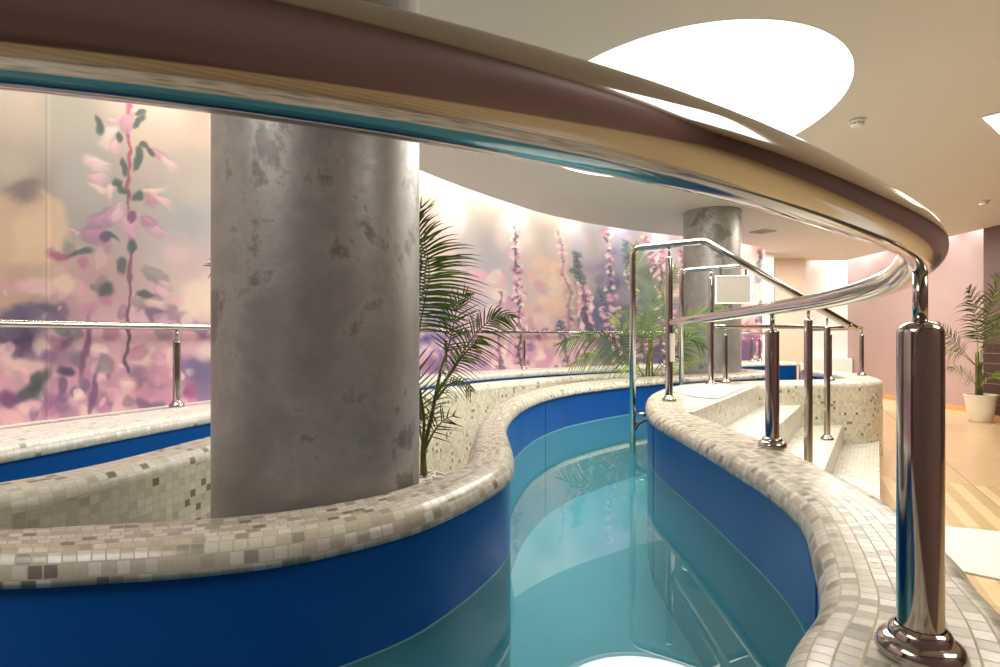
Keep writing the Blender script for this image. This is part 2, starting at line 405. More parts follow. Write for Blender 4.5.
# ------------------------------------------------------------------ entry stairs
nn = Vector((.829,-.559)); uu = Vector((.559,.829))
def cut(line, k):
    for a, b in zip(line, line[1:]):
        a = Vector(a); b = Vector(b); da = a.dot(nn)-k; db = b.dot(nn)-k
        if da*db <= 0 and abs(da-db) > 1e-9: return a+(b-a)*(da/(da-db))
near_line = [(p.x-.03, p.y) for p in C2B if 1.2 < p.y < 3.3]
far_line = [(p.x, p.y+.03) for p in DB]
far_line = far_line[:1+max(range(len(far_line)), key=lambda k: Vector(far_line[k]).dot(nn))]
stair = empty('entry_stairs', (2.1,4.0,0), 'white mosaic stairs rising from the beige floor to the pool landing', 'stairs')
def prism(name, loop, z0, z1, mat, parent):
    bm = bmesh.new(); uvl = bm.loops.layers.uv.new('UVMap')
    a = [bm.verts.new((p[0],p[1],z0)) for p in loop]; b = [bm.verts.new((p[0],p[1],z1)) for p in loop]
    f = bm.faces.new(b)
    for lp in f.loops:
        v = Vector(lp.vert.co[:2]); lp[uvl].uv = (v.dot(uu), v.dot(nn))
    f.normal_update()
    if f.normal.z < 0: f.normal_flip()
    n = len(loop); s = 0
    for i in range(n):
        j = (i+1) % n; l = (Vector(loop[j])-Vector(loop[i])).length
        f = bm.faces.new((a[i],a[j],b[j],b[i]))
        for lp, q in zip(f.loops, ((s,z0),(s+l,z0),(s+l,z1),(s,z1))): lp[uvl].uv = q
        s += l
    bmesh.ops.recalc_face_normals(bm, faces=bm.faces)
    return obj(name, bm, mat, parent, smooth=False)
ks = [-.857,-.57,-.27,.012]; zs = [.535,.34,.155]
for i in range(3):
    p0, p1 = cut(near_line, ks[i]), cut(near_line, ks[i+1]); q0, q1 = cut(far_line, ks[i]), cut(far_line, ks[i+1])
    if p0 is None: p0 = Vector((1.06,3.11))
    if q0 is None: q0 = Vector((2.25,4.87))
    mid = [Vector(p) for p in far_line if ks[i]+.02 < Vector(p).dot(nn) < ks[i+1]-.02]
    loop = [p0, p1, q1] + mid[::-1][::3] + [q0]
    if i < 2: loop = loop
    prism('step', [tuple(p) for p in loop], 0.002, zs[i], STEPM, stair)
A0 = Vector((1.085,3.143)); far0 = nn*(-.857)+uu*5.31
lm = [p for p in off(C2A,C2B,.12) if p.y > 3.1]
bm_loop = [tuple(A0), tuple(far0), (2.23,5.12)] + [(p.x,p.y) for p in lm][::-1][::4]
prism('landing', bm_loop, 0.002, ZC-.002, STEPM, stair)
# smooth white mat on the landing
bm = bmesh.new()
ml = [(693,397.2),(718,399.3),(744,388.2),(715,384.8),(684,386.6),(672,391.5)]
pts = []
for px, py in ml:
    Y = .42*F/(py-HOR); pts.append(((px-500)/F*Y, Y))
a = [bm.verts.new((x,y,ZC+.001)) for x, y in pts]; b_ = [bm.verts.new((x,y,ZC+.008)) for x, y in pts]
bm.faces.new(b_)
for i in range(len(a)): bm.faces.new((a[i],a[(i+1)%len(a)],b_[(i+1)%len(a)],b_[i]))
bmesh.ops.recalc_face_normals(bm, faces=bm.faces)
tag(obj('landing_mat', bm, MATW, smooth=False), 'thin smooth white mat lying on the mosaic landing at the stair top', 'mat')
# pale walkway strip across the floor
bm = bmesh.new()
aa = [(p.x,p.y) for p in catmull([(2.47,3.42,0),(2.68,3.37,0),(2.93,3.285,0),(3.4,3.0,0),(3.9,2.5,0)], .08)]
bb = [(p.x,p.y) for p in catmull([(2.04,2.94,0),(2.22,2.76,0),(2.36,2.64,0),(2.75,2.25,0),(3.1,1.7,0)], .08)]
loop = aa+bb[::-1]
va = [bm.verts.new((x,y,.002)) for x,y in loop]; vb = [bm.verts.new((x,y,.010)) for x,y in loop]
bm.faces.new(vb)
for i in range(len(va)): bm.faces.new((va[i],va[(i+1)%len(va)],vb[(i+1)%len(va)],vb[i]))
bmesh.ops.recalc_face_normals(bm, faces=bm.faces)
tag(obj('floor_mat', bm, MATW, smooth=False), 'flat white runner lying on the striped beige floor at the right', 'mat')

# ------------------------------------------------------------------ columns
def column(loc, r, label):
    bm = bmesh.new(); lathe(bm, loc, [(r,0),(r,ZH/2),(r,ZH+.01)], 72)
    # shallow wall so the column keeps a clean seam at the floor
    tag(obj('concrete_column', bm, PLASTER), label, 'column')
column((-.556,1.735,0), .303, 'massive grey polished plaster column standing behind the front tiled wall')
column((2.6,6.87,0), .335, 'distant grey plaster column beyond the stair handrails')

# ------------------------------------------------------------------ handrails
def post(parent, x, y, z0, ztop, zrail, r=.024, flange=True, fr=.046):
    bm = bmesh.new()
    p = [(r*.98,z0+.001),(r,z0+.01),(r,ztop-.014),(r*.97,ztop-.009),(r*.88,ztop-.004),(r*.7,ztop),(r*.5,ztop+.002),(.0085,ztop+.003)]
    lathe(bm, (x,y,0), [(0,z0+.001)]+p+[(0,ztop+.003)], 40)
    t = obj('post', bm, STEEL, parent, auto=50)
    bm = bmesh.new(); lathe(bm, (x,y,0), [(0,ztop-.002),(.0085,ztop-.002),(.0085,zrail),(0,zrail)], 16); obj('stem', bm, STEEL, t)
    if flange:
        bm = bmesh.new()
        lathe(bm, (x,y,z0), [(0,0),(fr,.0),(fr+.001,.004),(fr,.012),(fr*.93,.020),(fr*.8,.024),(fr*.74,.025),(fr*.72,.030),(fr*.66,.036),(r*1.06,.039),(r*1.02,.03),(0,.03)], 36)
        obj('base_flange', bm, STEEL, t, auto=60)
    return t
# 1. big foreground rail
zr = EYE+.110
rp = [(-1.5,.14),(-.9,.13),(-.45,.145),(-.163,.186),(-.04,.237),(.118,.325),(.304,.474),(.441,.595),(.533,.70),(.615,.83),(.745,1.05),(.87,1.34),(.975,1.70),(1.045,2.15),(1.09,2.75),(1.115,3.64)]
rp3 = catmull([(x,y,zr-(max(0,y-2.2))*.012) for x,y in rp], .03)
for _ in range(10): rp3 = [rp3[0]]+[(a+b*2+c)/4 for a, b, c in zip(rp3, rp3[1:], rp3[2:])]+[rp3[-1]]
h = empty('handrail', (1.04,2.16,ZC), 'thick polished steel handrail sweeping over the foreground and curling back along the near wall', 'handrail')
bm = bmesh.new(); tube(bm, rp3, .025, 40); obj('rail', bm, STEEL, h)
# the near pair of posts
post(h, .556, .741, ZC, EYE+.018, zr-.02, .0262, fr=.05)
post(h, 1.04, 2.14, ZC, EYE+.030, zr-.02, .0250, fr=.05)
post(h, -.9, .12, ZC, EYE+.018, zr-.02, .0255, fr=.05)

def pos(k, u): v = nn*k+uu*u; return v.x, v.y
def round_path(pts, r=.07, n=7):
    out = [Vector(pts[0])]
    for a, b, c in zip(pts, pts[1:], pts[2:]):
        a, b, c = Vector(a), Vector(b), Vector(c)
        rr = r if isinstance(r,(int,float)) else r
        p = b+(a-b).normalized()*rr; q = b+(c-b).normalized()*rr
        for i in range(n+1):
            t = i/n; out.append(p*(1-t)**2+b*2*t*(1-t)+q*t*t)
    out.append(Vector(pts[-1])); return out
def stair_rail(u, kp, kpost, kpeak, kend, label, bars=False, klow=-.33, zb=ZW-.05):
    x, y = pos(kp, u)
    h = empty('handrail', (x,y,ZW), label, 'handrail')
    zt = EYE+.60
    P = [(x,y,zb), (x,y,zt), (*pos(kpeak,u), zt+.005), (*pos(kend,u), EYE+.062)]
    path = [Vector(P[0])] + round_path(P[0:3], .07)[1:-1] + round_path(P[1:4], .025, 4)[1:]
    bm = bmesh.new(); tube(bm, path, .021, 24, up=Vector((.3,.9,.1))); obj('rail', bm, STEEL, h)
    # end cap ball
    bm = bmesh.new(); e = Vector(P[-1]); tube(bm, [e, e+(e-Vector(P[2])).normalized()*.012], .015, 20); obj('end_cap', bm, STEEL, h)
    px, py = pos(kpost, u); post(h, px, py, ZC, zt-.075, zt-.015, .0235, fr=.046)
    lx, ly = pos(klow, u); zr_ = zt+.005-(klow-kpeak)/(kend-kpeak)*(zt-.057-EYE)
    post(h, lx, ly, zs[1], EYE+.105 if bars else EYE+.085, zr_-.01, .0225, fr=.046)
    if bars:
        # tubes that tie the grab pole to the pool wall
        bm = bmesh.new(); tube(bm, [(x,y,.625),(x+.13,y-.02,.625)], .013, 14); obj('crossbar', bm, STEEL, h)
        bm = bmesh.new(); tube(bm, catmull([(x,y,.50),(x+.035,y-.005,.56),(x+.09,y-.015,.592),(x+.13,y-.02,.60)], .01), .013, 14); obj('brace', bm, STEEL, h)
    return h
u1 = .559*.9+.829*3.8
H2 = stair_rail(u1, .829*.9-.559*3.8, -1.13, -.905, -.13, 'near stair handrail, bent steel tube dropping into the water by the landing', True)
H3 = stair_rail(5.1, -1.466, -1.21, -.905, -.13, 'far stair handrail, bent steel tube seen behind the near one', False)

# 4. low rail on the high curved wall
zr2 = EYE+.095
h = empty('handrail', (3.37,5.6,ZC), 'low slim handrail on three short posts along the curved wall beyond the stairs', 'handrail')
rq = [(1.92,5.0),(2.06,5.12),(2.65,5.27),(3.19,5.42),(3.62,5.68),(3.94,6.1),(4.02,6.55),(3.97,7.0),(3.96,7.25)]
bm = bmesh.new(); tube(bm, catmull([(x,y,zr2) for x,y in rq], .05), .02, 18); obj('rail', bm, STEEL, h)
for x, y in ((2.06,5.12),(3.19,5.42),(3.94,6.1)): post(h, x, y, ZC, EYE+.028, zr2-.01, .021, fr=.044)

# 5. rail along the mural
h = empty('handrail', (-1.93,3.3,ZC), 'long slim handrail in front of the flower mural', 'handrail')
zr3 = EYE+.062
rw = [(-2.72,.9),(-2.52,1.7),(-2.27,2.55),(-1.84,3.6),(-1.38,4.85),(-.87,5.95),(-.37,6.62),(.31,7.24),(1.15,7.8),(2.55,8.7),(4.0,9.45),(4.75,9.75)]
rw3 = catmull([(x,y,zr3) for x,y in rw], .06)
bm = bmesh.new(); tube(bm, rw3, .0205, 20); obj('rail', bm, STEEL, h)
for px in (176, 445, 523, 651, 753, 760):
    p = min(rw3, key=lambda q: abs(500+F*q.x/q.y-px)); post(h, p.x, p.y, ZC, EYE-.02, zr3-.01, .0215, fr=.042)
# 6. rail on the farthest rim
h = empty('handrail', (4.56,8.3,ZC), 'farthest short handrail on two posts before the peach wall', 'handrail')
bm = bmesh.new(); tube(bm, catmull([(3.96,7.25,zr3+.02),(4.3,7.83,zr3+.02),(4.69,8.55,zr3+.02),(5.07,9.3,zr3+.02)], .06), .02, 16); obj('rail', bm, STEEL, h)
for x, y in ((4.56,8.3),(4.98,9.12)): post(h, x, y, ZC, EYE-.01, zr3+.01, .021, fr=.042)

# signs
def sign(loc, w, hgt, yaw, label, name='sign_board'):
    t = empty(name, loc, label, 'sign'); c = Vector(loc)
    R = Matrix.Rotation(yaw, 4, 'Z')
    def place(bm):
        bm.transform(Matrix.Translation(c) @ R); return bm
    bm = bmesh.new(); box(bm, -w/2+.008,w/2-.008,-.004,.004,-hgt/2+.008,hgt/2-.008); obj('panel', place(bm), PLG, t, smooth=False)
    bm = bmesh.new(); f = .010
    for a in ((-w/2,w/2,hgt/2-f,hgt/2),(-w/2,w/2,-hgt/2,-hgt/2+f),(-w/2,-w/2+f,-hgt/2+f,hgt/2-f),(w/2-f,w/2,-hgt/2+f,hgt/2-f)):
        box(bm, a[0],a[1],-.008,.008,a[2],a[3])
    obj('frame', place(bm), PLW, t, smooth=False)
    return t, place
c = at(733.2, 289.5, 4.62)
t, place = sign(c, .285, .235, math.radians(-6), 'white framed blank grey board hanging under the far stair handrail')
for x in (-.1,.1):
    bm = bmesh.new(); box(bm, x-.008,x+.008,-.003,.003,.11,.185); obj('hanger', place(bm), STEEL, t, smooth=False)
c = at(672.5, 347.5, 3.60)
bm = bmesh.new(); box(bm, -.0035,.0035,-.075,.075,-.09,.09,.002); bm.transform(Matrix.Translation(c) @ Matrix.Rotation(math.radians(-27),4,'Z'))
tag(obj('small_plate', bm, PLW, smooth=False), 'small white plate seen edge-on, fixed to the tall landing post', 'sign')

# ------------------------------------------------------------------ room shell
# mural wall with its printed heather picture (colour belongs to the print)
wall = catmull([(x,y,0) for x,y in W_wall], .02)
wpx = np.array([500+F*p.x/max(p.y,.05) for p in wall]); wY = np.array([p.y for p in wall])
W_, H_ = 900, 560      # paint canvas: px -60..840, py -60..500
rng = np.random.default_rng(5)
yy, xx = np.mgrid[0:H_, 0:W_]; PX = xx-60.0; PY = yy-60.0
ctrl = [(-40,60,(214,200,180)),(20,110,(216,200,178)),(70,110,(196,190,174)),(120,60,(225,210,190)),(10,170,(205,192,172)),(22,196,(140,122,126)),(85,180,(186,184,178)),(80,230,(176,168,166)),(150,120,(228,204,184)),(195,120,(236,206,186)),(190,180,(206,194,182)),(190,225,(180,182,184)),(30,230,(226,190,154)),(50,275,(206,172,146)),(10,300,(200,160,140)),(80,290,(196,150,158)),(25,335,(92,74,112)),(60,335,(150,118,150)),(100,330,(214,168,178)),(10,370,(206,160,170)),(50,390,(150,96,140)),(90,380,(188,128,160)),(150,340,(214,160,176)),(200,300,(238,206,190)),(190,260,(214,188,186)),(205,370,(120,96,150)),(160,390,(206,140,170)),(20,415,(214,160,176)),(110,415,(220,166,182)),
 (260,200,(210,190,180)),(320,200,(210,190,180)),(300,330,(190,150,170)),
 (430,190,(240,214,192)),(470,200,(226,204,186)),(440,250,(224,196,184)),(470,245,(186,180,178)),(500,210,(206,196,186)),(490,260,(176,172,182)),(470,285,(214,184,190)),(430,310,(166,160,186)),(430,345,(136,112,176)),(450,350,(170,130,186)),(480,330,(222,180,194)),(500,300,(196,184,192)),(540,240,(206,192,182)),(560,210,(224,206,186)),(555,270,(214,184,170)),(545,300,(228,194,176)),(580,300,(190,170,160)),(590,240,(180,176,184)),(610,260,(128,128,166)),(600,310,(100,100,140)),(640,300,(116,116,150)),(620,340,(80,76,116)),(650,345,(90,70,120)),(570,345,(206,150,176)),(530,350,(212,150,180)),(670,260,(206,190,196)),(675,290,(230,186,200)),(650,250,(176,172,186)),(690,340,(110,80,130)),(700,290,(226,176,180)),(750,260,(236,176,168)),(755,320,(224,150,150)),(748,350,(90,60,110)),(760,340,(180,100,140)),(800,300,(220,160,170))]
num = np.zeros((H_,W_,3)); den = np.zeros((H_,W_,1))
for x, y, c in ctrl:
    d2 = (PX-x)**2+((PY-y))**2; w = (1/(d2+90)**1.7)[...,None]
    num += w*np.array(c, float); den += w
IMG = num/den
def blob(x, y, rx, ry, c, a=1.0, ang=0, soft=.25):
    x0,x1 = int(max(0,x+60-rx*1.6-ry*1.6-3)), int(min(W_,x+60+rx*1.6+ry*1.6+4)); y0,y1 = int(max(0,y+60-rx*1.6-ry*1.6-3)), int(min(H_,y+60+rx*1.6+ry*1.6+4))
    if x0>=x1 or y0>=y1: return
    dx = PX[y0:y1,x0:x1]-x; dy = PY[y0:y1,x0:x1]-y; ca, sa = math.cos(ang), math.sin(ang)
    r = np.sqrt(((dx*ca+dy*sa)/rx)**2+((-dx*sa+dy*ca)/ry)**2)
    m_ = np.clip((1+soft-r)/(2*soft), 0, 1); m_ = (m_*m_*(3-2*m_)*a)[...,None]
    IMG[y0:y1,x0:x1] = IMG[y0:y1,x0:x1]*(1-m_)+np.array(c,float)*m_
def stroke(pts, w, c, c2=None, a=1):
    for (xa,ya),(xb,yb) in zip(pts, pts[1:]):
        n = max(2, int(math.hypot(xb-xa,yb-ya)/max(.7,w*.6)))
        for i in range(n):
            t = i/n; f = (ya+(yb-ya)*t-pts[0][1])/(pts[-1][1]-pts[0][1]+1e-6)
            cc = c if c2 is None else tuple(u*(1-f)+v*f for u,v in zip(c,c2))
            blob(xa+(xb-xa)*t, ya+(yb-ya)*t, w, w, cc, a, 0, .4)
pal_pink = [(240,190,204),(228,160,186),(246,214,206),(206,132,170),(250,224,206),(236,176,180)]
pal_dark = [(96,70,120),(74,64,104),(120,84,132),(86,86,116),(150,60,110),(70,90,100)]
def field(x0,x1,y0,y1,n,pal,r0,r1,a,soft=.35):
    for _ in range(n):
        r = rng.uniform(r0,r1); blob(rng.uniform(x0,x1), rng.uniform(y0,y1), r, r*rng.uniform(.6,1), pal[rng.integers(len(pal))], a*rng.uniform(.6,1), rng.uniform(0,3), soft)
# out-of-focus discs, left panel
blob(27,226,42,40,(232,196,158),.75,soft=.12); blob(24,192,16,10,(128,112,120),.8,soft=.7); blob(-5,240,20,50,(214,180,150),.6,soft=.3)
field(-40,213,285,425,75,pal_pink,5,15,.6); field(-40,213,300,425,46,pal_dark,4,12,.6); field(-40,213,285,420,46,pal_pink,3,9,.8,.2)
field(150,213,230,290,12,[(236,196,196),(200,190,196),(228,180,190)],5,12,.5)
field(60,110,240,300,16,[(190,90,140),(214,150,160),(110,110,110),(226,180,176)],3,10,.6)
for x,y,rx,ry,c,an in ((38,286,20,8,(236,190,190),.1),(64,283,11,8,(240,206,180),.1),(60,255,12,4,(170,70,120),.2),(80,252,11,4,(80,90,96),-.2),(106,289,9,6,(70,90,84),-.6),(20,325,26,15,(84,72,110),.1),(33,310,18,7,(88,82,120),0),(28,366,30,8,(240,196,188),.2),(40,380,16,7,(70,84,88),-.9),(30,392,14,8,(60,80,84),-.6),(66,372,9,5,(60,54,92),.1),(10,398,14,7,(120,60,120),0),(85,350,3.4,32,(120,76,112),.15),(93,395,3,26,(110,70,116),.2),(187,345,14,10,(232,180,190),.3),(206,352,10,12,(240,210,196),0),(200,300,17,22,(250,228,200),.2),(205,372,14,11,(110,96,140),-.7),(190,391,8,8,(160,70,130),0),(160,374,16,12,(222,150,176),0),(128,384,10,7,(236,180,190),.1),(175,255,12,10,(228,190,194),0)):
    blob(x,y,rx,ry,c,.8,an,.45)
# the sharp heather stem
stroke([(128,96),(127,120),(130,150),(128,185),(128,215),(131,245),(130,275),(130,305),(127,335),(128,372)],1.6,(214,96,124),(104,84,104))
for x,y,rx,ry,c,an in ((112,120,8,5,(238,190,206),.4),(108,137,8,14,(250,226,216),.3),(116,146,7,11,(238,190,196),-.2),(127,124,8,10,(224,140,172),.5),(96,165,16,8,(250,214,214),.5),(97,178,11,6,(240,180,192),.3),(101,188,12,5,(246,214,206),.2),(112,190,4,12,(246,206,200),.1),(160,156,13,6,(226,140,168),.6),(168,163,11,6,(250,208,208),.7),(152,196,10,10,(216,122,164),.6),(162,201,13,5,(246,196,206),.6),(155,190,16,4,(250,216,196),-.1),(104,218,15,9,(176,112,168),-.4),(116,213,10,7,(226,170,198),-.6),(131,224,10,15,(220,150,186),0),(133,217,5,6,(120,70,120),0),(95,236,14,9,(166,98,150),.3),(106,238,6,6,(92,80,110),0),(154,229,14,7,(214,150,184),.9),(150,222,8,6,(186,110,156),.6),(74,231,8,1.4,(240,180,180),.2),(156,276,16,7,(140,128,132),.5),(166,284,8,4,(214,180,180),.4),(122,267,5,10,(88,96,100),-.3),(144,301,13,7,(150,130,134),.1),(156,305,9,6,(226,190,190),.2),(145,295,8,4,(90,96,92),.2),(127,384,9,5,(236,186,190),0)):
    g = sum(c)/3
    if g > 125:
        c = tuple(v*.72+w_*.28 for v, w_ in zip(c, (255,232,228)))
        blob(x,y,rx,ry,tuple(v*.86 for v in c),.8,an,.28)
        for q in range(3):      # folds of the petal, lighter towards its middle
            o_ = (q-1)*ry*.42
            blob(x-math.sin(an)*o_, y+math.cos(an)*o_, rx*.82, ry*.26, tuple(min(255,v*(1.06-.05*q)) for v in c), .75, an+(q-1)*.12, .6)
    else: blob(x,y,rx,ry,c,.8,an,.3)
for x,y,rx,ry,an in ((138,158,4,11,.3),(118,181,6,4,.3),(123,190,3,9,-.5),(136,196,6,4,-.6),(145,145,5,4,0),(150,153,3,6,-.4),(139,122,3,6,.5),(119,137,5,3,.6),(124,166,3,8,-.2),(131,246,4,9,.1),(113,237,9,2.2,.4),(139,114,5,3,-.3),(98,125,4,9,-.2)):
    blob(x,y,rx,ry,(84,104,98),.85,an,.3)
# middle panel
field(415,700,200,300,30,[(236,206,190),(214,190,186),(196,188,190),(240,214,196)],6,16,.35,.5)
field(415,560,270,375,90,pal_pink,3,9,.55); field(415,700,325,375,120,pal_pink,2,6,.8); field(415,700,315,375,70,pal_dark,2,7,.7)
field(590,700,270,375,60,[(84,84,124),(110,110,150),(70,66,110)],4,11,.5); field(535,570,260,350,26,[(240,200,170),(236,190,170)],4,9,.6)
blob(453,222,14,16,(246,212,204),.5); blob(505,200,26,14,(230,206,190),.4)
def heather(pts, n, wf, green=False, w=.9, stem=(110,90,110), a=.9, pal=pal_pink):
    stroke(pts, w, stem, a=a)
    for i in range(n):
        t = i/max(1,n-1); k = min(len(pts)-2, int(t*(len(pts)-1))); f = t*(len(pts)-1)-k
        x = pts[k][0]+(pts[k+1][0]-pts[k][0])*f; y = pts[k][1]+(pts[k+1][1]-pts[k][1])*f
        s = 1 if i % 2 else -1
        dx = s*rng.uniform(.3,1)*wf*(.4+.6*t)
        c = pal[rng.integers(len(pal))] if not green or t > .35 else (112,130,130)
        blob(x+dx, y+rng.uniform(-2,2), rng.uniform(1.8,3.8), rng.uniform(1.6,3), c, a, s*rng.uniform(.2,1), .3)
        if rng.random() < .6: blob(x+dx*.5, y+1, 1.6, 1.2, (80,76,104), a*.8, 0, .4)
heather([(513,226),(517,255),(519,290),(520,330),(522,372)],46,8,w=.9)
heather([(516,280),(516,300)],14,8,w=.6)
heather([(559,232),(564,265),(568,300),(570,345)],30,7,a=.5,stem=(150,120,130))
heather([(577,254),(580,275),(584,300),(588,330),(586,372)],46,8,True)
heather([(583,285),(588,312)],26,10)
heather([(607,230),(609,262),(612,300),(616,335),(618,370)],36,6)
heather([(600,290),(607,315),(612,335)],12,5,True,stem=(80,100,110))
heather([(626,240),(628,262),(634,300),(640,350)],30,6,True,stem=(80,100,110))
heather([(645,236),(652,258),(660,285),(668,330),(670,370)],46,8,w=.8,stem=(80,90,110))
heather([(658,240),(660,262),(664,300)],30,7)
heather([(500,290),(498,330),(500,370)],20,7,a=.6)
heather([(453,300),(456,330),(452,370)],24,8,a=.5)
heather([(640,320),(646,372)],20,9,True,stem=(70,84,100)); heather([(560,320),(572,372)],20,9,True)
heather([(683,250),(686,300),(680,370)],40,8)
# far strip beyond the second column
heather([(758,252),(760,300),(757,345),(760,365)],34,3,True,stem=(40,50,60)); field(743,770,255,340,26,[(246,190,170),(240,170,170),(220,130,150)],3,8,.6); field(743,770,315,365,24,pal_dark+[(190,60,110)],2,5,.8)
IMG = np.clip(IMG, 0, 255)
# mesh: columns follow the wall, finer where it is nearer
s_cols = []
target = -60.0
dense_px = np.concatenate([np.arange(-400,-10,8), np.arange(-10,216,.9), np.arange(216,412,8), np.arange(412,772,.62)])
ww = np.maximum.accumulate(wpx+np.arange(len(wpx))*1e-6)
ii = np.interp(dense_px, ww, np.arange(len(wall)))
ii = np.unique(np.concatenate([[0,len(wall)*.01,len(wall)*.02], ii, [len(wall)-1]])); ii = ii[ii >= 0]
wx = np.array([p.x for p in wall]); wy = np.array([p.y for p in wall]); idx = np.arange(len(wall))
cx = np.interp(ii, idx, wx); cy = np.interp(ii, idx, wy); zrow = np.linspace(ZC-.02, 3.34, 440)
PXc = 500+F*cx/np.maximum(cy,.05)
Xg, Zg = np.meshgrid(cx, zrow); Yg = np.meshgrid(cy, zrow)[0]; PXg = np.meshgrid(PXc, zrow)[0]
PYg = HOR-(Zg-EYE)*F/np.maximum(Yg,.05)
def wob(f, a, ph): return a*(np.sin(PXg*f+2.1*np.sin(PYg*f*.7+ph)+ph)+np.sin(PYg*f*1.3+1.7*np.sin(PXg*f*.9+ph*2)))
PXs = PXg+wob(.11,1.4,.3)+wob(.31,.45,1.9)+wob(.8,.12,4.); PYs = PYg+wob(.13,1.2,2.3)+wob(.36,.45,.9)+wob(.9,.12,5.)
PXg0, PYg0 = PXg, PYg; PXg, PYg = PXs, PYs
fx = np.clip(PXg+60, 0, W_-1.01); fy = np.clip(PYg+60, 0, H_-1.01)
ix, iy = fx.astype(int), fy.astype(int); tx = (fx-ix)[...,None]; ty = (fy-iy)[...,None]
Cg = (IMG[iy,ix]*(1-tx)+IMG[iy,ix+1]*tx)*(1-ty)+(IMG[iy+1,ix]*(1-tx)+IMG[iy+1,ix+1]*tx)*ty
Cg = Cg*(1-.07*(np.abs(PXg0-46.5)<.8))[...,None]*(1+.05*(np.abs(PXg0-49)<.8))[...,None]; Cg = np.clip(Cg/255.,0,1); Cl = np.where(Cg <= .04045, Cg/12.92, ((Cg+.055)/1.055)**2.4)
R_, Cn = Xg.shape
me = bpy.data.meshes.new('wall_left')
co = np.stack([Xg,Yg,Zg], -1).reshape(-1,3)
me.vertices.add(len(co)); me.vertices.foreach_set('co', co.ravel())
i0 = (np.arange(R_-1)[:,None]*Cn+np.arange(Cn-1)[None]).ravel()
quads = np.stack([i0, i0+1, i0+1+Cn, i0+Cn], -1)
me.loops.add(quads.size); me.loops.foreach_set('vertex_index', quads.ravel())
me.polygons.add(len(quads)); me.polygons.foreach_set('loop_start', np.arange(len(quads))*4); me.polygons.foreach_set('loop_total', np.full(len(quads),4))
me.update(calc_edges=True)
ca = me.color_attributes.new('print', 'FLOAT_COLOR', 'POINT')
rgba = np.concatenate([Cl.reshape(-1,3), np.ones((len(co),1))], 1); ca.data.foreach_set('color', rgba.ravel())
m, nt, b = newmat('mural_print')
vc = N(nt, 'ShaderNodeVertexColor', layer_name='print'); 
hs = N(nt, 'ShaderNodeHueSaturation', ins={'Saturation': .88, 'Value': 1.0}); nt.links.new(vc.outputs[0], hs.inputs['Color'])
nt.links.new(hs.outputs[0], b.inputs['Base Color']); b.inputs['Roughness'].default_value = .55
me.materials.append(m)
o = bpy.data.objects.new('wall_left', me); COL.objects.link(o); o['kind'] = 'structure'
o['label'] = 'curved wall covered by a soft pink heather flower photo mural'

# other walls
def wbox(name, *a, mat=WHITE):
    bm = bmesh.new(); box(bm, *a); return struct(name, bm, mat, smooth=False)
wbox('wall_right', 7.2,7.35,8.0,11.75,0,3.35, mat=PINK)
bm = bmesh.new(); box(bm, 6.82,7.3,-.6,7.9,0,3.35); struct('wall_right', bm, MAUVE, smooth=False)
wbox('wall_far', 4.6,7.35,11.6,11.75,0,3.35, mat=WHITE)
wbox('wall_far', 5.35,5.95,10.9,11.6,0,ZH+.005, mat=PEACH)
bm = bmesh.new(); box(bm, 4.79,5.0,10.22,11.6,0,3.35); struct('wall_far', bm, WHITE, smooth=False)
wbox('wall_back', -4.0,7.35,-.6,-.45,0,3.35, mat=MAUVE)
wbox('wall_side', -4.15,-4.0,-.6,.4,0,3.35, mat=MAUVE)
wbox('wall_side', -4.0,-2.9,.1,.2,0,3.35, mat=MAUVE)
bm = bmesh.new(); box(bm, 5.98,7.18,11.4,11.58,0,.72,.01); struct('trim_1', bm, WHITE, smooth=False)
bm = bmesh.new(); box(bm, 7.17,7.2,8.0,11.0,0,.075,.004); struct('baseboard_right', bm, WOODB, smooth=False)
bm = bmesh.new(); box(bm, 6.79,6.82,-.44,7.9,0,.075,.004); struct('baseboard_front', bm, WOODB, smooth=False)
# dark slatted panel on the near right wall
t = empty('slatted_wall_panel', (6.80,7.2,0), 'dark wall panel with thin pale grooves behind the right potted palm', 'wall panel')
bm = bmesh.new(); box(bm, 6.795,6.819,6.2,7.88,.08,1.05,.003); obj('panel', bm, PLASTIC_D, t, smooth=False)
for k in range(6):
    bm = bmesh.new(); box(bm, 6.788,6.7945,6.2,7.88,.22+k*.14,.23+k*.14); obj('groove', bm, GROOVE, t, smooth=False)

# ceiling with the curved slot edge along the mural, an oval opening, and a slot along the pink wall
edge = [(-2.45,.3),(-2.25,1.4),(-2.02,2.4),(-1.55,3.6),(-1.05,4.55),(-.60,5.37),(-.07,6.15),(.55,6.95),(1.15,7.5),(2.1,8.15),(2.95,8.6),(3.9,9.15),(4.6,9.75),(5.1,10.9)]
edge = [(p.x,p.y) for p in catmull([(x,y,0) for x,y in edge], .12)]
outc = edge + [(5.1,11.2),(6.9,11.2),(6.84,8.0),(6.84,-.47),(-4,-.47),(-4,.3)]
ell = [(1.22+1.02*math.cos(2*PI*k/96), 4.02+1.33*math.sin(2*PI*k/96)) for k in range(96)]
bm = bmesh.new(); poly_fill(bm, [outc, ell], ZH, flip=True); extrude_loop(bm, outc, ZH, ZH+.16)
struct('ceiling', bm, CEIL, smooth=False)
bm = bmesh.new(); box(bm, -4.1,7.4,-.6,11.8,3.35,3.42); struct('ceiling', bm, WHITE, smooth=False)
